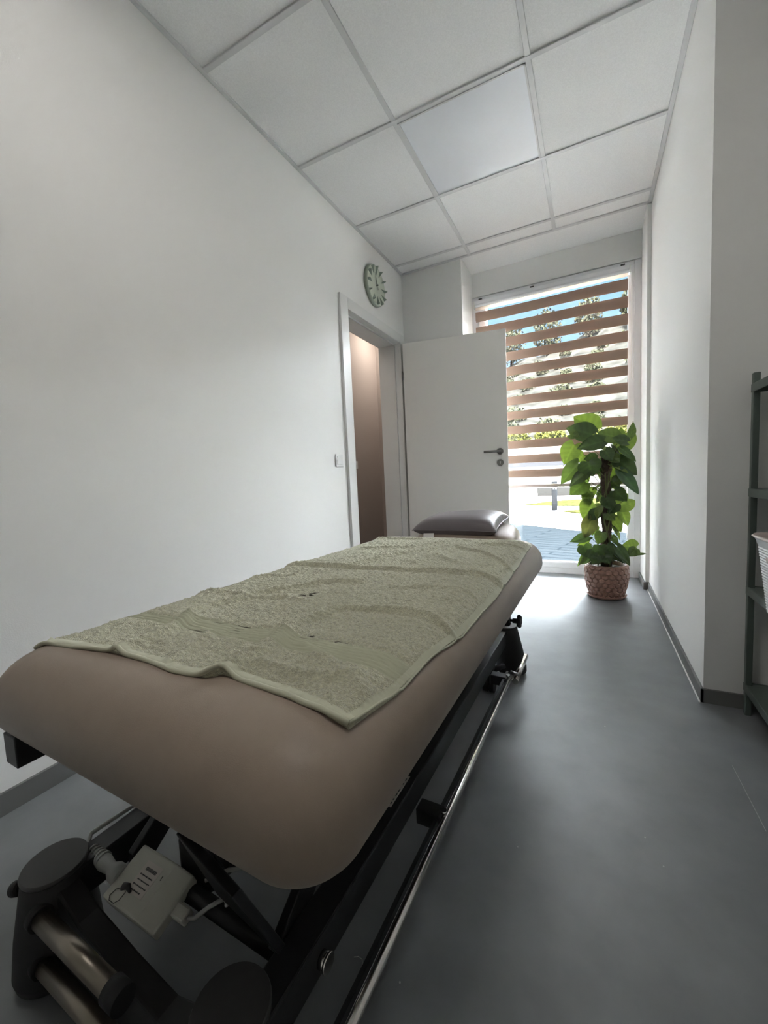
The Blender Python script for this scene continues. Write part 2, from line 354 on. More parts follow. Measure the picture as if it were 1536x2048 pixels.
# ------------------------------------------------------------------ ceiling light panel
L = empty('ceiling_light_panel', (A0+T/2, R0+1.5*T, H), label='square unlit glossy light panel set in the ceiling grid', cat='ceiling light')
hf = T/2-gw
q = MB(); 
for (a, b) in (((-hf,-hf),(hf,-hf+.008)),((-hf,hf-.008),(hf,hf)),((-hf,-hf),(-hf+.008,hf)),((hf-.008,-hf),(hf,hf))): q.box((a[0],a[1],-.010),(b[0],b[1],-.001))
q.build('panel_frame', 'grid', L)
MB().box((-hf+.008, -hf+.008, -.005), (hf-.008, hf-.008, -.0015)).build('diffuser', 'diff', L)
# fill panel added to brighten the room, nearer the camera and above the frame
em = bpy.data.materials.new('fill_diffuser'); em.use_nodes = True; p = em.node_tree.nodes['Principled BSDF']
p.inputs['Emission Color'].default_value = (1, .97, .93, 1); p.inputs['Emission Strength'].default_value = CEIL_FILL
L2 = empty('ceiling_light_panel', (A0+T/2, R0-1.5*T, H), label='added square fill light panel in the ceiling above the near end of the massage table', cat='ceiling light')
MB().box((-hf, -hf, -.006), (hf, hf, -.0015)).build('diffuser', em, L2)

# ------------------------------------------------------------------ clock
CK = empty('wall_clock', (0, 2.848, 2.318), label='round sage green wall clock with raised wedge hour markers above the door', cat='clock')
rot = Matrix.Rotation(math.pi/2, 4, 'Y')      # local z -> world x
R_ = .145
c = MB(); c.lathe([(R_-.012, 0), (R_, .004), (R_, .026), (R_-.003, .030), (R_-.006, .031)], 72, rot); c.build('case', 'clock', CK)
c = MB(); c.lathe([(R_-.0065, .028), (R_-.0065, .0312), (R_-.012, .0318)], 72, rot); c.build('dial', 'clockf', CK)
for k in range(12):
    a = math.radians(30*k); d_ = Vector((0, -math.sin(a)*-1, math.cos(a))); t_ = Vector((0, d_.z, -d_.y)); nx = Vector((1, 0, 0))
    r0 = .082 if k % 3 else .070; r1 = R_-.008; hgt = .024; wd = .0085
    base = Vector((.031, 0, 0))
    vs = [base+d_*r0, base+d_*r1+t_*wd, base+d_*r1-t_*wd, base+d_*r1*.985+nx*hgt+t_*.002, base+d_*r1*.985+nx*hgt-t_*.002, base+d_*r0+nx*.001]
    c = MB().add(vs, [(0,1,2),(0,5,3,1),(0,2,4,5),(1,3,4,2),(5,4,3)]); c.build('hour_marker', 'clockd', CK)
def hand(name, deg, l, wv, x):
    a = math.radians(deg); d_ = Vector((0, math.sin(a), math.cos(a))); t_ = Vector((0, d_.z, -d_.y)); b = Vector((x, 0, 0)); e_ = Vector((.0015, 0, 0))
    q = [b-d_*.032-t_*wv, b-d_*.032+t_*wv, b+d_*l+t_*wv*.5, b+d_*l-t_*wv*.5]
    MB().add(q+[v+e_ for v in q], [(0,1,2,3),(7,6,5,4),(0,4,5,1),(1,5,6,2),(2,6,7,3),(3,7,4,0)]).build(name, 'clock', CK)
hand('minute_hand', -24, .088, .0045, .040); hand('hour_hand', -13, .070, .006, .036)
c = MB(); c.tube([(.031, 0, 0), (.045, 0, 0)], .005, 16); c.build('hub', 'ink', CK)

# ------------------------------------------------------------------ light switches
def switch(x, y, z, label, mt='white'):
    r = empty('light_switch', (x, y, z), label=label, cat='light switch')
    q = MB(); q.box((0, -.041, -.041), (.010, .041, .041)); q.build('switch_plate', mt, r, bevel=.003)
    q = MB(); q.box((.009, -.028, -.028), (.013, .028, .028)); q.build('rocker', mt, r, bevel=.002)
    return r
switch(0, 2.245, 1.006, 'white square light switch on the wall just left of the door frame')
switch(-.80, 3.80, 1.035, 'light switch on the taupe corridor wall seen through the doorway')

# ------------------------------------------------------------------ massage table
TB = empty('massage_table', (.85, .30, 0), -.028, label='brown padded massage table on a black electric steel base', cat='massage table')
MA, MBk, MCY = .386, .785, .765          # half width, half length, centre y (local)
S_IN, Z0, ZH = .105, .50, .097
def ztop(s_):
    s_ = max(0, min(s_, S_IN)); return Z0+ZH*(1-(1-s_/S_IN)**2.3)**(1/2.3)
def inset(x, y):   # distance inside the rounded outline
    R = .07; dx = abs(x)-(MA-R); dy = abs(y-MCY)-(MBk-R)
    if dx > 0 and dy > 0: return R-math.hypot(dx, dy)
    return R-max(dx, dy)
def cushion(a, b, cy, R, zb, z0, zh, s_in, sb=.045, cx=0, taper=0, tilt=0):
    rings = []
    for k in range(9):
        t = k/8; s_ = sb*(1-math.sin(t*math.pi/2)); rings.append((s_, z0-(z0-zb)*math.cos(t*math.pi/2)))
    for k in range(1, 15):
        t = k/14; s_ = s_in*(1-math.cos(t*math.pi/2)); rings.append((s_, z0+zh*(1-(1-s_/s_in)**2.3)**(1/2.3)))
    rings.append((s_in+.05, z0+zh+.001))
    out = []
    for s_, z in rings:
        r = rrect(a-s_, b-s_, max(R-s_*.6, .02), z, 12, 0, 0)
        out.append([(cx+x*(1-taper*(y+b)/(2*b)), cy+y, z_+tilt*(y+b)) for x, y, z_ in r])
    return MB().loft(out)
cushion(MA, MBk, MCY, .075, .452, Z0, ZH, S_IN).build('mattress', 'leather', TB)
HS = cushion(.272, .185, 1.765, .10, .455, .505, .085, .09, cx=-.008, taper=.14, tilt=.09).build('headrest', 'leather', TB)
q = MB(); q.box((-.30, .12, .432), (.30, 1.42, .456)); q.build('mattress_board', 'rubber', TB)
# upper frame
q = MB()
for sx_ in (-1, 1): q.box((sx_*.28-.02, .10, .390), (sx_*.28+.02, 1.46, .430))
for y in (.10, .70, 1.42): q.box((-.30, y, .386), (.30, y+.04, .424))
q.build('upper_frame', 'black', TB, bevel=.003)
q = MB(); q.box((-.345, -.002, .395), (-.30, .12, .452)); q.box((-.30, .10, .41), (-.26, .12, .43)); q.build('frame_bracket', 'black', TB, bevel=.002)
# base beams
for nm, xo in (('base_beam', .240), ('base_beam', -.272)):
    x0, x1 = (xo-.05, xo) if xo > 0 else (xo, xo+.05)
    MB().box((x0, .04, .140), (x1, 1.47, .200)).build(nm, 'black', TB, bevel=.003)
MB().box((-.25, 1.47, .09), (.22, 1.53, .18)).build('base_crossbar', 'black', TB, bevel=.004); MB().box((-.24, .70, .145), (.22, .75, .19)).build('base_crossbar', 'black', TB, bevel=.004)
# plastic leg covers : round cap on top, flaring to the floor
def leg(x, y, lean):
    rings = []
    for (z, rx_, ry_) in ((.012, .062, .066), (.03, .064, .070), (.10, .060, .064), (.17, .052, .054), (.206, .049, .049)):
        rings.append(circ(rx_, z, 40, x+lean*(1-z/.206), y, ry_))
    r = MB().loft(rings).build('leg', 'graphite', TB)
    MB().loft([circ(.050, .205, 40, x, y), circ(.051, .209, 40, x, y), circ(.049, .213, 40, x, y)]).build('leg_cap', 'cap', r)
    MB().loft([circ(.030, 0, 24, x+lean*1.2, y), circ(.034, .004, 24, x+lean*1.2, y), circ(.028, .014, 24, x+lean*1.2, y)]).build('levelling_foot', 'rubber', r)
leg(-.266, .022, -.02); leg(.192, .022, .02); leg(.226, 1.50, .025); leg(-.266, 1.50, -.025)
# near end cover between the legs, scooped on top
P = []
pr = [(-.225, .192), (-.16, .160), (-.05, .135), (.05, .120), (.11, .140), (.15, .170), (.18, .185)]
vs = []
for (x, z) in pr: vs += [(x, .004, z), (x, .040, z), (x, .040, .035), (x, -.002, .035)]
n_ = len(pr); fs = []
for i in range(n_-1):
    for k in range(4): fs.append((i*4+k, (i+1)*4+k, (i+1)*4+(k+1)%4, i*4+(k+1)%4))
fs += [(3,2,1,0), tuple((n_-1)*4+k for k in range(4))]
MB().add(vs, fs).build('end_cover', 'graphite', TB, bevel=.004)
# chrome wheel-lift tubes across the near end
for z, y, x0, x1 in ((.165, -.020, -.225, -.010), (.072, -.020, -.235, .02)):
    t_ = MB().tube([(x0, y, z), (x1, y, z)], .0145, 24).build('lift_tube', 'satin', TB)
    MB().tube([(x1, y, z), (x1+.03, y, z)], .018, 24).build('tube_end_cap', 'rubber', t_)
    MB().tube([(x0-.012, y, z), (x0+.004, y, z)], .019, 24).build('tube_collar', 'rubber', t_)
q = MB(); q.tube([(-.31, .0, .165), (-.345, -.005, .150)], .008); q.build('side_pin', 'chrome', TB)
MB().tube([(-.342, -.005, .151), (-.360, -.008, .143)], .013).build('pin_knob', 'rubber', TB)
# bolt on the near part of the beam
q = MB().tube([(.240, .145, .165), (.252, .145, .165)], .012, 24); q.tube([(.250, .145, .165), (.254, .145, .165)], .0135, 24); q.build('beam_bolt', 'chrome', TB)
# type plate on the beam top
pl = MB().box((.196, .405, .200), (.224, .500, .2012)).build('type_plate', 'boxl', TB)
q = MB()
for i in range(7):
    for j in range(3):
        if rnd.random() < .75: q.box((.199+.008*j, .411+.012*i, .2012), (.205+.008*j, .411+.012*i+rnd.uniform(.004, .010), .2015))
q.build('plate_print', 'ink', pl)
# lifting arms, tubes and actuator
for sx_ in (-1, 1):
    for y0, y1 in ((.12, .44), (.92, 1.24)):
        a_ = Vector((sx_*.18, y0, .17)); b_ = Vector((sx_*.18, y1, .405)); dd = (b_-a_).normalized(); nn = Vector((0, -dd.z, dd.y))
        vs = []
        for xx in (-.008, .008):
            for pt, s2 in ((a_, -1), (b_, -1), (b_, 1), (a_, 1)): vs.append(pt+Vector((xx, 0, 0))+nn*s2*.025)
        MB().add(vs, [(3,2,1,0),(4,5,6,7),(0,1,5,4),(1,2,6,5),(2,3,7,6),(3,0,4,7)]).build('lifting_arm', 'black', TB, bevel=.002)
for y, z in ((.12, .17), (.44, .405), (.92, .17), (1.24, .405)): MB().tube([(-.19, y, z), (.19, y, z)], .014).build('pivot_shaft', 'black', TB)
# deep plate of the near lifting mechanism
q = MB(); q.add([(.045, .06, .36), (.20, .03, .36), (.20, .10, .20), (.045, .12, .20), (.045, .075, .36), (.20, .045, .36), (.20, .115, .20), (.045, .135, .20)],
      [(0,1,2,3),(7,6,5,4),(0,4,5,1),(1,5,6,2),(2,6,7,3),(3,7,4,0)]); q.build('mechanism_plate', 'black', TB, bevel=.002)
MB().tube([(-.02, .16, .20), (-.02, .30, .24), (-.02, .62, .33)], [.034, .034, .026], 24).build('actuator', 'rubber', TB)
MB().box((-.09, .14, .15), (.0, .26, .235)).build('motor_housing', 'rubber', TB, bevel=.012)
MB().box((-.16, .21, .21), (-.135, .34, .24)).build('cable_clip', 'cable', TB, bevel=.003)
# foot control rail around the long side
q = MB().tube([(.301, -.20, .118), (.301, 1.245, .118)], .0088, 20); q.build('foot_rail', 'chrome', TB)
MB().box((.280, -.20, .104), (.288, 1.25, .122)).build('rail_dark_strip', 'black', TB)  # thin dark strip running along the inner side of the rail
MB().tube([(.322, 1.20, .112), (.322, 1.42, .118)], .0115, 20).build('rail_end_handle', 'chrome', TB)
q = MB(); q.tube([(.296, 1.235, .118), (.328, 1.235, .112)], .016, 18); q.build('rail_joint', 'steel', TB)
for y in (.515, 1.20):
    a_ = MB().box((.235, y-.016, .092), (.292, y+.020, .128)).build('rail_arm', 'black', TB, bevel=.002)
    MB().tube([(.296, y+.002, .127), (.296, y+.002, .133)], .007, 12).build('arm_screw', 'chrome', a_)
# castors
for x, y in ((.200, 1.30), (-.24, 1.30)):
    c = MB().tube([(x-.022, y, .026), (x-.004, y, .026)], .026, 24); c.tube([(x+.004, y, .026), (x+.022, y, .026)], .026, 24)
    c = c.build('castor', 'rubber', TB)
    q = MB(); q.tube([(x, y, .026), (x, y+.01, .05), (x, y+.03, .075), (x, y+.08, .10)], .013, 12); q.tube([(x-.025, y+.02, .06), (x+.04, y+.09, .075)], .012, 12); q.build('castor_fork', 'rubber', c)
# headrest clamp with star knob
q = MB(); q.tube([(.292, 1.20, .345), (.292, 1.20, .47)], .0085, 16); c = q.build('clamp_rod', 'black', TB)
MB().loft([rrect(.022, .018, .008, z, 5, .287, 1.20) for z in (.325, .358)]).build('clamp_block', 'rubber', c)
q = MB(); q.tube([(.305, 1.20, .342), (.322, 1.20, .342)], .005, 12); q.tube([(.318, 1.20, .342), (.334, 1.20, .342)], .009, 14)
rot2 = Matrix.Translation((.334, 1.20, .342)) @ Matrix.Rotation(math.pi/2, 4, 'Y')
rg = []
for z, sc in ((0, .85), (.004, 1), (.010, 1), (.014, .8)):
    rg.append([tuple(rot2 @ Vector(((.022+.0028*math.cos(6*a))*sc*math.cos(a), (.022+.0028*math.cos(6*a))*sc*math.sin(a), z))) for a in [2*math.pi*k/48 for k in range(48)]])
q.loft(rg); q.build('star_knob', 'rubber', TB)
# supply box with its label, plug and cables
bc = Vector((-.085, .100, .0))
BX = MB(); rb = Matrix.Translation((-.087, .092, .166)) @ Matrix.Rotation(math.radians(1), 4, 'Z') @ Matrix.Rotation(math.radians(20), 4, 'X')
pf = [(-.069, 0), (-.069, .030), (.028, .030), (.067, .020), (.067, 0)]
vs = [tuple(rb @ Vector((x, y, z))) for y in (-.042, .042) for x, z in pf]
bx = BX.add(vs, [(0,1,2,3,4),(9,8,7,6,5)]+[(i, (i+5), ((i+1) % 5)+5, (i+1) % 5) for i in range(5)]).build('supply_box', 'box', TB, bevel=.004, seg=3)
lb = MB().box((-.032, -.020, .0301), (.010, .026, .0306), rb).build('box_label', 'boxl', bx)
def txt(s_, mtx, size, parent, name='label_text', mt='ink'):
    cu = bpy.data.curves.new(name, 'FONT'); cu.body = s_; cu.size = size; cu.extrude = .0001; cu.align_x = 'CENTER'; cu.align_y = 'CENTER'
    o = bpy.data.objects.new(name, cu); COL.objects.link(o); bpy.context.view_layer.update()
    me = bpy.data.meshes.new_from_object(o.evaluated_get(bpy.context.evaluated_depsgraph_get())); bpy.data.objects.remove(o)
    me.materials.clear(); me.materials.append(M[mt]); me.transform(mtx)
    o = bpy.data.objects.new(name, me); COL.objects.link(o); o.parent = parent; return o
# title and four lines of small print
q = MB(); 
for k in range(4):
    y = .0065-.0072*k; x = -.0275+(.002 if k % 2 else 0)
    while x < .0055-(.006 if k == 3 else 0):
        l_ = rnd.uniform(.0012, .0034); q.box((x, y-.0009, .0306), (min(x+l_, .006), y+.0009, .0309), rb); x += l_+.0009
q.build('label_print', 'ink', bx)
q = MB(); x = -.024
while x < .002: l_ = rnd.uniform(.0014, .0026); q.box((x, .0135, .0306), (x+l_, .0185, .0309), rb); x += l_+.0008
q.build('label_title', 'ink', bx)
q = MB().box((.018, .012, .0301), (.0205, .0135, .0304), rb); q.box((.018, .014, .0301), (.0195, .0185, .0304), rb); q.build('moulded_mark', 'ink', bx)
q = MB(); q.tube([tuple(rb @ Vector(v)) for v in ((-.040, -.022, .031), (-.034, -.018, .036), (-.026, -.016, .037), (-.018, -.020, .031))], [.003, .0055, .005, .002], 10)
q.tube([tuple(rb @ Vector(v)) for v in ((-.040, -.020, .032), (-.050, -.026, .031), (-.053, -.036, .031), (-.047, -.041, .031), (-.034, -.041, .031), (-.028, -.034, .031), (-.026, -.022, .033))], .0006, 6)
q.build('key_and_wire', 'cap', bx)
q = MB().box((.045, -.012, -.004), (.095, .008, .014), rb); q.build('output_plug', 'box', bx, bevel=.003)
pg = MB(); pp = [(-.262, .076, .192), (-.250, .0755, .192), (-.232, .075, .191), (-.205, .074, .189), (-.185, .074, .187), (-.172, .074, .186), (-.154, .075, .184)]
pg.tube(pp, [.0065, .009, .0115, .0135, .010, .016, .017], 18)
for k in range(5):
    x = -.250+.009*k; pg.tube([(x, .0755, .192-.0003*k), (x+.0035, .0755, .192-.0003*k)], .0118+.0005*k, 18)
pg.build('power_plug', 'cable', bx)
q = MB()
q.tube([(-.258, .076, .192), (-.275, .080, .196), (-.284, .090, .203), (-.280, .120, .2045), (-.275, .17, .2045), (-.272, .40, .2045), (-.272, .80, .2045), (-.273, 1.30, .2045)], .0042, 12); q.build('power_cable', 'cable', TB)
b_ = rb @ Vector((.095, -.002, .005))
q = MB().tube([b_, b_+Vector((.012,.003,.002)), b_+Vector((.030,.018,.016)), b_+Vector((.048,.034,.024)), b_+Vector((.052,.036,.018)), b_+Vector((.054,.030,-.004)), b_+Vector((.060,.05,-.04))], .0036, 10); q.build('output_cable', 'cable', TB)
q = MB().tube([b_+Vector((-.02,.05,.01)), b_+Vector((.01,.075,.02)), b_+Vector((.04,.09,.025)), b_+Vector((.05,.10,.05))], .0036, 10); q.build('motor_cable', 'cable', TB)

# ------------------------------------------------------------------ towel
rng = np.random.default_rng(3)
TW = empty('bath_towel', (.85, .30, 0), -.028, label='sage green terry bath towel spread over the massage table', cat='towel')
nx_, ny_ = 250, 480
u = np.linspace(0, 1, nx_); v = np.linspace(0, 1, ny_); U, V = np.meshgrid(u, v)
le = np.interp(V, [0, .1, .3, .5, .8, 1], [-.350, -.362, -.368, -.366, -.368, -.362])
re = np.interp(V, [0, .08, .18, .28, .5, .75, 1], [.346, .357, .358, .368, .370, .362, .352])
fr_ = np.interp(U, [0, .2, .3, .45, .55, .645, .665, .69, .85, .97, 1], [.062, .080, .092, .095, .088, .096, .112, .113, .104, .094, .098])
bk2 = np.interp(U, [0, .3, .6, 1], [1.425, 1.43, 1.425, 1.415])
X = le+(re-le)*U; Y = fr_+(bk2-fr_)*V
def pdist(P, poly):
    best = None
    for (x0, y0), (x1, y1) in zip(poly[:-1], poly[1:]):
        dx, dy = x1-x0, y1-y0; L2_ = dx*dx+dy*dy
        t = np.clip(((P[0]-x0)*dx+(P[1]-y0)*dy)/L2_, 0, 1); dd = np.hypot(P[0]-x0-t*dx, P[1]-y0-t*dy)
        best = dd if best is None else np.minimum(best, dd)
    return best
Z = np.zeros_like(X)
folds = [([(-.36, .766), (-.135, .783), (.05, .801), (.215, .817), (.37, .829)], .010, .016),
 ([(-.15, .235), (-.185, .27), (-.189, .344), (-.157, .448), (-.062, .589), (.033, .64)], .011, .017),
 ([(.088, .285), (.092, .349), (.11, .425), (.224, .457), (.304, .459), (.355, .440)], .011, .014),
 ([(.116, 1.197), (.099, 1.067), (.075, .90)], .009, .018), ([(.116, 1.197), (.24, 1.117), (.36, .985)], .009, .016),
 ([(-.153, .244), (-.133, .168), (-.128, .088)], .013, .020), ([(.091, .277), (.118, .186), (.112, .098)], .019, .024),
 ([(-.34, .42), (-.193, .435)], .006, .014), ([(-.151, .418), (-.064, .449), (.02, .441)], .006, .014), ([(-.132, .79), (-.055, 1.006), (.07, 1.226)], .007, .018),
 ([(.16, .24), (.25, .20), (.33, .16)], .007, .020), ([(.15, .155), (.24, .15), (.31, .185)], .010, .018), ([(-.05, .22), (-.02, .16), (.0, .11)], .005, .016),
 ([(-.25, 1.10), (-.05, 1.16), (.02, 1.30)], .008, .018), ([(.15, .62), (.25, .66), (.33, .65)], .006, .018), ([(.2, 1.30), (.35, 1.28)], .008, .016), ([(-.3, 1.33), (-.1, 1.37)], .007, .015),
 ([(-.33, .60), (-.2, .64)], .005, .018), ([(.2, .95), (.12, 1.02)], .006, .018)]
for poly, hgt, wd in folds: Z += 1.35*hgt*np.exp(-(pdist((X, Y), poly)/(wd*.62))**1.4)
Z = .017*np.tanh(Z/.017)
# storage creases beside the ridges
Z -= .0035*np.exp(-(pdist((X, Y), [(-.39, .228), (-.269, .248), (.086, .283), (.348, .275)])/.004)**2)
Z -= .003*np.exp(-(pdist((X, Y), [(.10, .30), (.125, .42), (.23, .44), (.36, .425)])/.006)**2)
Z -= .003*np.exp(-(pdist((X, Y), [(-.36, .745), (.05, .780), (.37, .805)])/.006)**2)
def smooth_noise(kx, ky, amp):
    g_ = rng.standard_normal((ky+3, kx+3)); gx = U*kx; gy = V*ky; i = gx.astype(int); j = gy.astype(int); fx = gx-i; fy = gy-j
    fx = fx*fx*(3-2*fx); fy = fy*fy*(3-2*fy)
    return amp*((g_[j, i]*(1-fx)+g_[j, i+1]*fx)*(1-fy)+(g_[j+1, i]*(1-fx)+g_[j+1, i+1]*fx)*fy)
Z += smooth_noise(9, 16, .0014)+smooth_noise(22, 44, .0008)
dob = ((Y > .212) & (Y < .272-.02*(X < -.2))).astype(float)
terry = rng.standard_normal(Z.shape)*.0011+smooth_noise(120, 230, .0012)
edge = np.minimum(np.minimum(U, 1-U)*.7, np.minimum(V, 1-V)*1.35)
Z += terry*(1-dob)*(edge > .007)
Z += dob*(.0024*np.sin((Y-.212)/.060*2*math.pi*6)-.0018)
Zb = np.array([[ztop(inset(X[j, i], Y[j, i])) for i in range(nx_)] for j in range(ny_)])
Z = Zb+.004+np.maximum(Z, -.003)
P = [[(X[j, i], Y[j, i], Z[j, i]) for i in range(nx_)] for j in range(ny_)]
tw = MB().grid(P)
# thickness round the border
brd = [(0, i) for i in range(nx_)]+[(j, nx_-1) for j in range(1, ny_)]+[(ny_-1, i) for i in range(nx_-2, -1, -1)]+[(j, 0) for j in range(ny_-2, 0, -1)]
b0 = len(tw.v)
for (j, i) in brd: tw.v.append((X[j, i], Y[j, i], Zb[j, i]+.0003))
nb = len(brd)
for k in range(nb):
    j0, i0 = brd[k]; j1, i1 = brd[(k+1) % nb]; tw.f.append((j1*nx_+i1, j0*nx_+i0, b0+k, b0+(k+1) % nb)); tw.sm.append(True)
tc_ = tw.build('terry_cloth', 'towel', TW); tc_.data.materials.append(M['dobby'])
mi = np.zeros(len(tc_.data.polygons), dtype=np.int32); mi[:(nx_-1)*(ny_-1)] = (dob[:-1, :-1].ravel() > .5); tc_.data.polygons.foreach_set('material_index', mi)
def hemline(idx, r, name):
    pts = [(X[j, i], Y[j, i], Z[j, i]-.0005) for j, i in idx]; MB().tube(pts, r, 8).build(name, 'hem', TW)
# flat stitched hems
def hemstrip(rows, name, hh=.0022):
    P = [[(X[j, i], Y[j, i], Zb[j, i]+(.0012 if e_ else 0)+max(Z[j, i]-Zb[j, i], .004)+hh*(0 if e_ else 1)) for j, i in row] for e_, row in rows]
    MB().grid(P).build(name, 'hem', TW)
hemstrip([(True, [(0, i) for i in range(nx_)]), (False, [(1, i) for i in range(nx_)]), (False, [(2, i) for i in range(nx_)]), (False, [(4, i) for i in range(nx_)]), (True, [(5, i) for i in range(nx_)])], 'end_hem')
hemline([(0, i) for i in range(0, nx_, 3)], .0042, 'rolled_hem')
hemstrip([(True, [(j, nx_-1) for j in range(ny_)]), (False, [(j, nx_-2) for j in range(ny_)]), (False, [(j, nx_-3) for j in range(ny_)]), (True, [(j, nx_-4) for j in range(ny_)])], 'side_hem', .001)
hemline([(j, nx_-1) for j in range(0, ny_, 4)], .0022, 'side_hem_edge')

# ------------------------------------------------------------------ pillow
PW = empty('pillow', (.857, 2.06, .573), -.028, label='mauve grey vinyl pillow resting on the head section of the massage table', cat='pillow')
n = 40; a, b = .213, .155
top = []; bot = []
for j in range(n+1):
    rt = []; rb_ = []
    for i in range(n+1):
        s_ = -1+2*i/n; t_ = -1+2*j/n
        pin = 1-.09*(1-abs(s_)**2)*abs(t_)**3; pin2 = 1-.07*(1-abs(t_)**2)*abs(s_)**3
        x = a*s_*pin2; y = b*t_*pin
        th = .060*((1-s_**4)*(1-t_**4))**.45+.0005
        cr_ = .0025*math.sin(22*t_+3)*max(0, abs(s_)-.72)*3*(1-abs(t_))
        z = .034+.058*(y+b)+ .02*(s_+1)*.5*(t_+1)*.5
        zl = z; zt = zl+th+cr_
        zb_ = zl-th*.72
        rt.append((x, y, zt)); rb_.append((x, y, max(zb_, .001+.085*(y+b))))
    top.append(rt); bot.append(rb_)
q = MB().grid(top); q.grid([list(reversed(r)) for r in bot])
PC = q.build('pillow_cover', 'pillow', PW)
# welded seam round the edge
idx = [(0, i) for i in range(n+1)]+[(j, n) for j in range(1, n+1)]+[(n, i) for i in range(n-1, -1, -1)]+[(j, 0) for j in range(n-1, -1, -1)]
MB().tube([Vector(top[j][i])*.5+Vector(bot[j][i])*.5 for j, i in idx], .0022, 8).build('seam', 'pillow', PW)
q = MB().add([(-.150, -.158, .020), (-.095, -.158, .022), (-.092, -.168, -.006), (-.148, -.168, -.008), (-.150, -.156, .020), (-.095, -.156, .022), (-.092, -.166, -.006), (-.148, -.166, -.008)], [(0,3,2,1),(4,5,6,7),(0,1,5,4),(1,2,6,5),(2,3,7,6),(3,0,4,7)]); q.build('care_tag', 'cloth_white', PW)

# ------------------------------------------------------------------ shelf and basket
SH = empty('metal_shelf', (1.93, 1.78, 0), label='dark green grey steel shelving unit at the right edge against the wall', cat='shelf')
sw, sl = .36, .86
for x in (0, sw-.02):
    for y in (-.022, -sl):
        q = MB().box((x, y, 0), (x+.018, y+.020, 1.165)); q.build('upright', 'shelf', SH, bevel=.002)
for z in (.105, .448, .782, 1.125):
    q = MB(); q.box((.002, -sl+.002, z-.004), (sw-.002, -.002, z+.004)); q.box((-.001, -sl, z-.022), (.004, 0, z+.006)); q.box((sw-.004, -sl, z-.022), (sw, 0, z+.006)); q.box((0, -.006, z-.022), (sw, 0, z+.006)); q.box((0, -sl, z-.022), (sw, -sl+.006, z+.006))
    q.build('shelf_board', 'shelf', SH, bevel=.002)
BK = empty('storage_basket', (2.040, 1.335, .4550), label='white ribbed plastic basket with taupe rim and handle slot on the middle shelf', cat='basket')
rg = []
nb_ = 48
for k in range(nb_+1):
    t_ = k/nb_; z = .001+.185*t_; ww = .148+.018*t_+(.0008 if k % 2 else -.0005); rg.append(rrect(ww, ww*1.02+.0, .03, z, 6))
rg.append(rrect(.167, .170, .03, .190, 6)); rg.append(rrect(.172, .175, .035, .206, 6)); rg.append(rrect(.176, .179, .036, .212, 6))
q = MB().loft(rg, cap=False, smooth=False); q.loft([rrect(.142, .146, .03, .004, 6), rrect(.158, .161, .03, .19, 6)], cap=True); q.build('basket_body', 'basket', BK)
rg = [rrect(.176, .179, .036, .211, 6), rrect(.180, .183, .038, .215, 6), rrect(.176, .179, .036, .220, 6), rrect(.150, .153, .03, .215, 6)]
MB().loft(rg, cap=False).build('rim', 'basketr', BK)
MB().loft([[(-.163-.002*s_, yy, zz) for yy, zz in [(.07*math.cos(a)*(1 if abs(math.cos(a)) > .5 else 1), .163+.013*math.sin(a)) for a in [2*math.pi*k/24 for k in range(24)]]] for s_ in (0, 4)]).build('handle_slot', 'basketr', BK)

# ------------------------------------------------------------------ plant
PX, PY = 1.547, 3.13
MB().lathe([(.070, .0), (.112, .004), (.122, .016), (.125, .022), (.118, .022), (.105, .012), (.05, .010)], 64).build('plant_saucer', 'terra', None, loc=(PX, PY, 0))
o = bpy.data.objects['plant_saucer']; tag(o, 'round terracotta saucer under the honeycomb plant pot', 'saucer')
PT = empty('potted_plant', (PX, PY, .012), label='tall climbing plant with heart shaped leaves in a terracotta honeycomb pot by the window', cat='plant')
rows, segs = 150, 288
prof = lambda t: .098+.030*math.sin(min(t/.72, 1)*math.pi/2)-(.004*max(0, t-.72)/.28)
P = []; hs = .0345
for j in range(rows+1):
    t = j/rows; z = .216*t; r = prof(t); row = []
    for i in range(segs+1):
        a = 2*math.pi*i/segs; uu = a/(2*math.pi)*21; vv = z/(.0295)
        best = 9; 
        jr = round(vv)
        dmin = []
        for jj in (jr-1, jr, jr+1):
            off = .5 if jj % 2 else 0
            ii = round(uu-off)+off; du = (uu-ii)*1.0; dv = (vv-jj)*.866; dmin.append((math.hypot(du, dv), du, dv))
        dmin.sort(); d1, d2 = dmin[0][0], dmin[1][0]
        # second neighbour in the same row
        du, dv = dmin[0][1], dmin[0][2]; d2 = min(d2, math.hypot(1-abs(du), dv))
        edge_ = (d2-d1)
        hgt = .0105*min(1, edge_/.30)**.8-.0016*max(0, 1-d1/.42)
        if t > .965 or t < .02: hgt = .002
        row.append(((r+hgt)*math.cos(a), (r+hgt)*math.sin(a), z))
    P.append(row)
q = MB().grid([list(r) for r in P]); pot_top = prof(1)
for prf in ([(pot_top+.002, .216), (pot_top-.002, .2185), (pot_top-.010, .216), (pot_top-.012, .17)],):
    vs = []; 
    for r, z in prf: vs.append([(r*math.cos(2*math.pi*k/96), r*math.sin(2*math.pi*k/96), z) for k in range(97)])
    q.grid(vs)
q.add([((.10)*math.cos(2*math.pi*k/48), .10*math.sin(2*math.pi*k/48), .001) for k in range(48)], [tuple(range(48))])
q.build('pot', 'terra', PT)
MB().lathe([(.05, .185), (.118, .186), (.10, .193), (.05, .198), (.02, .198)], 40).build('soil', 'soil', PT)
pp = [(.0+.006*math.sin(k*1.3), .004*math.cos(k), .18+.045*k) for k in range(18)]
MB().tube(pp, [.030+.002*math.sin(k*2.1) for k in range(18)], 20).build('coir_pole', 'coir', PT)

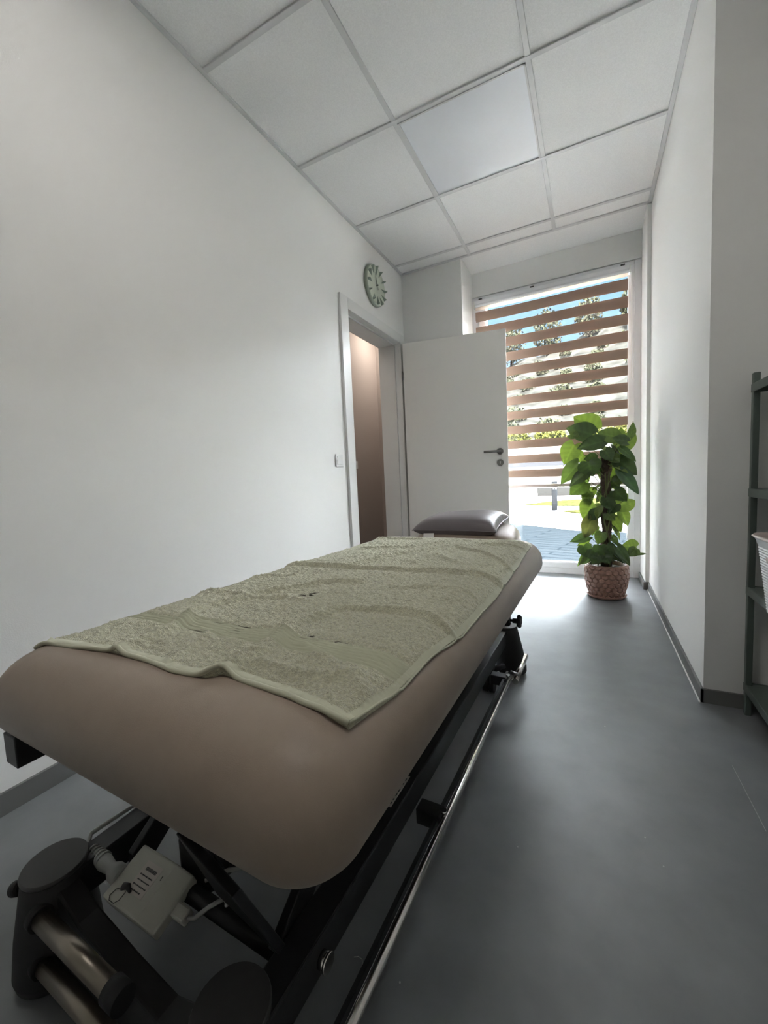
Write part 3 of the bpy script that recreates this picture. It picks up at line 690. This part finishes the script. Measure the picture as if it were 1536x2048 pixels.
# leaves placed one by one; crop coordinates (origin 1050,800; scale 4.763) are read off at the plant's own distance
f_px = 816.26; cpos = Vector((1.4575, 0, .8782))
def at_px(x, y, Y):
    dct = rx*((x-768)/f_px)+up*(-(y-1024)/f_px)-bk; return cpos+dct*((Y-cpos.y)/dct.y)
def cp(cx_, cy_, dy=0): return at_px(1050+cx_/4.763, 800+cy_/4.763, PY+dy)-Vector((PX, PY, .012))
lv = []; lf = []; lc = []; stems = MB()
G1 = (.085, .13, .035); G2 = (.045, .078, .026); G3 = (.13, .185, .04)
def leafmesh(base, tip, wid, col, nrm, curl=.18, fold=.25):
    base = Vector(base); tip = Vector(tip); d_ = tip-base; L_ = d_.length; d_.normalize()
    nrm = Vector(nrm); nrm = (nrm-d_*nrm.dot(d_)).normalized(); s_ = d_.cross(nrm)
    nu, nv = 13, 15; b0 = len(lv)
    for j in range(nv):
        t = j/(nv-1)
        wv = wid*.5*(1.0*math.sin(math.pi*min(1, (t*.93+.07))**.78))**.85*(1.12-.25*t) if t < 1 else 0
        wv = max(wv, .0006)
        for i in range(nu):
            q_ = -1+2*i/(nu-1)
            back = -.16*L_*(abs(q_)**1.3)*(1-t)**3 * (1 if t < .5 else 1)     # heart lobes behind the stalk
            if t < .12: back += .05*L_*(1-abs(abs(q_)-.55)/.55)*-1
            x_ = q_*wv; y_ = t*L_+back
            vein = .0012*math.sin(9*math.pi*(t-abs(q_)*.25))*(1-abs(q_))
            z_ = fold*abs(x_)*(1 if True else 0)-curl*L_*(t**2)*.6-curl*.5*abs(x_)**2/max(wid, .01)*2+vein+.002*math.sin(7*t+5*q_)
            lv.append(base+d_*y_+s_*x_+nrm*z_)
            k_ = 1+(.35 if abs(q_) < .08 else 0)+.22*math.sin(9*math.pi*(t-abs(q_)*.25))*.5
            lc.append((col[0]*k_, col[1]*k_, col[2]*k_, 1))
    for j in range(nv-1):
        for i in range(nu-1): lf.append((b0+j*nu+i, b0+j*nu+i+1, b0+(j+1)*nu+i+1, b0+(j+1)*nu+i))
def stem(p0, p1, r=.0022, sag=.02):
    p0 = Vector(p0); p1 = Vector(p1); mid = p0.lerp(p1, .5)+Vector((0, 0, sag)); pts = []
    for k in range(7):
        t = k/6; pts.append(p0*(1-t)**2+mid*2*t*(1-t)+p1*t*t)
    stems.tube(pts, r, 6)
leaves = [ # base, tip, width px, colour, depth, tilt(x,z)
 ((660,285),(468,150),190,G3,.02,(0,.3)), ((640,330),(395,258),165,G2,-.02,(-.2,.5)), ((880,360),(690,300),125,G1,.0,(.1,.4)), ((975,400),(835,350),95,G2,-.05,(.3,.6)),
 ((1000,352),(1042,205),70,G1,-.02,(.8,.1)), ((470,425),(365,612),160,G3,.03,(-.3,.1)), ((740,395),(490,455),135,G2,-.08,(0,.7)), ((960,315),(895,545),165,G3,.07,(.2,-.1)),
 ((915,462),(1065,575),72,(.08,.14,.05),-.06,(.3,.8)), ((510,607),(332,795),135,G1,-.03,(-.4,.3)), ((600,590),(650,725),165,G2,-.09,(0,.4)), ((600,680),(415,815),110,(.06,.09,.04),-.08,(-.2,.8)),
 ((570,785),(425,905),135,G1,.0,(-.2,.1)), ((880,575),(1075,705),150,G2,-.03,(.3,.5)), ((910,685),(1100,888),110,(.05,.10,.05),-.08,(.5,.6)), ((840,640),(855,850),185,G3,.08,(.1,-.1)),
 ((850,865),(975,960),110,G2,-.03,(.2,.3)), ((985,940),(850,1060),150,G3,.03,(.3,0)), ((920,1060),(985,1197),90,G3,.03,(.4,0)), ((655,985),(545,1132),165,G3,.04,(-.2,0)),
 ((770,930),(830,1050),100,G2,-.07,(.1,.3)), ((640,1130),(560,1320),120,(.13,.14,.05),-.03,(-.2,.2)), ((830,1125),(920,1258),105,G3,.03,(.2,0)), ((610,1300),(425,1345),85,G2,-.03,(-.3,.6)),
 ((735,1265),(690,1375),85,G1,-.08,(-.1,.3)), ((610,1360),(498,1385),70,G3,.02,(-.3,.3)), ((600,1440),(498,1435),80,G1,.0,(-.3,.4)), ((880,1400),(1010,1575),85,G2,-.06,(.4,.6)),
 ((1060,1400),(925,1385),110,G3,.0,(.1,.3)), ((1055,1420),(990,1490),80,G1,-.03,(.2,.4)), ((1075,1470),(1150,1462),26,G1,.0,(.2,.8)), ((640,1420),(740,1520),130,G2,-.09,(0,.3)),
 ((620,1490),(510,1560),70,G2,-.03,(-.3,.4)), ((600,1450),(490,1585),50,G1,-.04,(-.4,.4)), ((830,1300),(890,1385),55,G1,.0,(.3,.4)), ((600,860),(650,935),120,G3,.04,(-.1,0)),
 ((430,330),(520,345),80,G1,-.06,(-.1,.6)), ((590,880),(610,1010),90,G1,.05,(-.2,0)), ((760,480),(830,580),100,G2,-.06,(.1,.3)), ((690,1060),(600,1150),90,G2,-.02,(-.1,.3)),
 ((780,1080),(860,1150),80,G1,-.04,(.1,.2)), ((560,1390),(600,1500),110,G2,-.05,(-.2,.3)), ((780,1380),(830,1490),100,G2,-.07,(.2,.3)), ((660,1190),(640,1290),80,G1,.03,(-.1,.1)),
 ((560,520),(480,590),110,G3,.05,(-.2,0)), ((700,330),(740,470),120,G2,.05,(0,.1)), ((820,760),(900,830),110,G1,.05,(.2,.1)), ((530,720),(600,800),120,G1,.04,(-.1,.2)),
 ((650,600),(720,700),120,G2,.03,(0,.2)), ((870,990),(800,1080),90,G2,-.04,(.2,.2)), ((920,1440),(960,1520),60,G1,.03,(.2,.2)), ((700,1480),(640,1560),90,G2,-.10,(0,.3)), ((760,1480),(810,1560),90,G2,-.10,(0,.3)), ((680,560),(560,560),100,G2,-.05,(0,.6)), ((830,540),(900,590),90,G1,-.05,(.2,.5)),
]
for (b_, t_, w_, c_, dp, tl_) in leaves:
    B_ = cp(*b_, dp); T_ = cp(*t_, dp-.02); wid = w_/4.763*3.25/f_px*1.05
    kk = rnd.uniform(.85, 1.15); leafmesh(B_, T_, wid, tuple(c*kk for c in c_), (tl_[0], -1, tl_[1]))
    zp = max(.20, min(.90, B_.z-.10-rnd.random()*.05)); stem((rnd.uniform(-.015, .015), -.01, zp), B_, .0021, .03)
# fuller inside and round the back
for k in range(26):
    z = rnd.uniform(.28, 1.02); a = rnd.uniform(.1*math.pi, .9*math.pi) if k % 3 else rnd.uniform(0, 2*math.pi); rr = .03+.03*rnd.random(); ro = rr+rnd.uniform(.05, .085 if z < .75 else .11)
    B_ = Vector((rr*math.cos(a), rr*math.sin(a), z)); T_ = Vector((ro*math.cos(a+.3), ro*math.sin(a+.3), z-rnd.uniform(.02, .09)))
    leafmesh(B_, T_, rnd.uniform(.045, .08), rnd.choice((G1, G2, G3)), (math.cos(a)*.6, math.sin(a)*.6, .8)); stem((0, 0, z-.08), B_, .002, .01)
for k in range(26):
    a = 2*math.pi*k/26+rnd.uniform(-.1, .1); B_ = Vector((.04*math.cos(a), .04*math.sin(a), .23+rnd.uniform(0, .09))); ro = rnd.uniform(.09, .14)
    T_ = Vector((ro*math.cos(a+.2), ro*math.sin(a+.2), .22+rnd.uniform(0, .06))); leafmesh(B_, T_, rnd.uniform(.03, .05), rnd.choice((G1, G2, G2)), (0, -.3, 1)); stem((.02*math.cos(a), .02*math.sin(a), .19), B_, .0018, .01)
me = bpy.data.meshes.new('foliage'); me.from_pydata([tuple(v) for v in lv], [], lf); me.update(); me.polygons.foreach_set('use_smooth', [True]*len(lf))
ca = me.color_attributes.new('leafcol', 'FLOAT_COLOR', 'POINT'); ca.data.foreach_set('color', [c for col in lc for c in col]); me.materials.append(M['leaf'])
o = bpy.data.objects.new('foliage', me); COL.objects.link(o); o.parent = PT
stems.tube([(.02, -.02, .19), (.025, -.03, .35), (-.01, -.034, .5), (-.028, -.02, .62), (.01, -.03, .75), (.02, -.02, .9)], .005, 8)
stems.tube([(-.03, -.01, .19), (-.035, -.02, .3), (.0, -.036, .42), (.03, -.02, .55), (.0, -.033, .7), (-.01, -.02, .95)], .0045, 8)
stems.build('stems', 'stem', PT)

# ------------------------------------------------------------------ outside
struct(MB().box((-9, WY+.07, -.35), (14, 60, -.06)).build('ground', 'pave'))
q = MB(); q.add([(-6, WY+.3, -.055), (8, WY+.3, -.055), (8, 2.6+WY-.9, -.055), (1.23, 6.88, -.055), (.22, 7.65, -.055), (-6, 12.4, -.055)], [(0,1,2,3,4,5)])
struct(q.build('ground_terrace', 'deck'))
struct(MB().box((.45, WY+.07, -.06), (RX+.1, WY+.32, -.005)).build('window_sill_outside', 'bollard'))
def patch(pts, name, lab):
    q = MB(); n_ = len(pts); q.add([(x, y, -.03) for x, y in pts]+[(x, y, -.06) for x, y in pts], [tuple(range(n_))]+[(i, i+n_, (i+1) % n_+n_, (i+1) % n_) for i in range(n_)])
    o = q.build(name, 'lawn'); tag(o, lab, 'grass', kind='stuff'); return o
patch([(-.2, 11.9), (.5, 11.6), (2, 11.3), (6, 10.9), (6, 15), (1.4, 14.1), (.4, 13.2)], 'lawn', 'strip of yellow green lawn beyond the bollard')
patch([(.9, 9.95), (1.34, 9.4), (5, 6.9), (5, 9.6), (1.6, 10.6)], 'lawn', 'patch of dry grass in front of the bollard')
bl = empty('bollard_light', (.69, 10.35, -.06), label='grey cylindrical bollard light standing beside the lawn', cat='bollard')
MB().tube([(0,0,0),(0,0,.50)], .062, 24).build('post', 'bollard', bl)
for z in (.51, .55, .59): MB().tube([(0,0,z),(0,0,z+.02)], .062, 24).build('louvre', 'bollard', bl)
MB().tube([(0,0,.49),(0,0,.64)], .048, 24).build('lamp_core', 'pvc', bl); MB().tube([(0,0,.63),(0,0,.68)], .062, 24).build('cap', 'bollard', bl)
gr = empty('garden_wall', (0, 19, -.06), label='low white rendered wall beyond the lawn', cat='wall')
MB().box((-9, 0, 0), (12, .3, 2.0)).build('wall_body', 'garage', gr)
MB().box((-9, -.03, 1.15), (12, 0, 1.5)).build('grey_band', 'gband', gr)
q = MB()
for k in range(9): q.box((-8.8+2.3*k, -.012, .02), (-8.77+2.3*k, 0, 1.15))
q.build('panel_joint', 'kerb', gr)
q = MB().box((0, 0, 0), (9, .35, .30)); o = q.build('kerb_wall', 'kerb', loc=(-.35, 16.3, -.06)); tag(o, 'low grey kerb wall behind the lawn', 'kerb')
# hillside
Pn = []
def hz(x, y):
    t = max(0, min(1, (y-21)/26)); rdg = 11.2+1.0*math.sin(x*.12+.9)+.16*x
    return -.06+2.0*min(1, (y-20)/1.5 if y < 21.5 else 1)+rdg*t**1.05+.5*noise.noise(Vector((x*.25, y*.25, 0)))*t*2
for j in range(70):
    y = 20+30*j/69; Pn.append([(x, y, hz(x, y)) for x in np.linspace(-26, 26, 90)])
struct(MB().grid([[tuple(map(float, p)) for p in r] for r in Pn]).build('ground_hillside', 'hill'))
def blob(cx_, cy_, cz_, r, rz_, seed, nleaf, size):
    q = MB(); R2 = random.Random(seed)
    for k in range(nleaf):
        th = R2.uniform(0, 2*math.pi); ph = math.acos(R2.uniform(-1, 1)); rad = (.35+.65*R2.random()**.5)
        lump = 1+.25*noise.noise(Vector((math.cos(th)*2, math.sin(th)*2, ph*2+seed)))
        c_ = Vector((cx_+r*rad*lump*math.sin(ph)*math.cos(th), cy_+r*rad*lump*math.sin(ph)*math.sin(th), cz_+rz_*rad*lump*math.cos(ph)))
        a_ = Vector((R2.uniform(-1,1), R2.uniform(-1,1), R2.uniform(-1,1))).normalized()*size; b_ = a_.cross(Vector((R2.uniform(-1,1), R2.uniform(-1,1), R2.uniform(-1,1)))).normalized()*size*.6
        q.add([c_-a_, c_+b_, c_+a_, c_-b_], [(0,1,2,3)])
    return q
desc = ['leftmost', 'second', 'third', 'fourth', 'fifth', 'sixth', 'seventh']
for k, (x, y, r) in enumerate([(-13.0, 45, 1.2), (-9.4, 44, 1.3), (-5.9, 45, 1.45), (-2.3, 44, 1.45), (1.3, 45, 1.3), (4.9, 44, 1.2)]):
    z = hz(x, y)-.2
    t_ = empty('hillside_tree', (x, y, z), label='pale loose crowned tree on the ridge of the hillside', cat='tree', group='trees on the ridge')
    MB().tube([(0,0,0),(.1,0,r*.9),(0,.1,r*1.7)], [.14,.1,.05], 8).build('trunk', 'bark', t_)
    blob(0, 0, r*1.75, r*.95, r*1.45, k, 1100, .16).build('crown', 'crown', t_)
for k in range(49):
    x = -9.5+2.3*(k % 7)+rnd.uniform(-.45, .45); y = 23.5+2.8*(k//7)+rnd.uniform(-.6, .6); r = rnd.uniform(.4, .72)
    t_ = blob(0, 0, r*.5, r, r*.75, 40+k, 300, .11).build('shrub', 'crown', loc=(x, y, hz(x, y)))
    tag(t_, 'rounded pale scrub bush on the dry hillside', 'shrub', 'scrub on the hillside')
for k in range(12):
    x = -9.3+1.5*k; t_ = blob(0, 0, .55, .70, .66, 90+k, 1100, .08).build('hedge_shrub', 'hedge', loc=(x, 20.9, 1.85))
    tag(t_, 'yellow green clipped shrub in the hedge above the white wall', 'shrub', 'hedge above the garden wall')
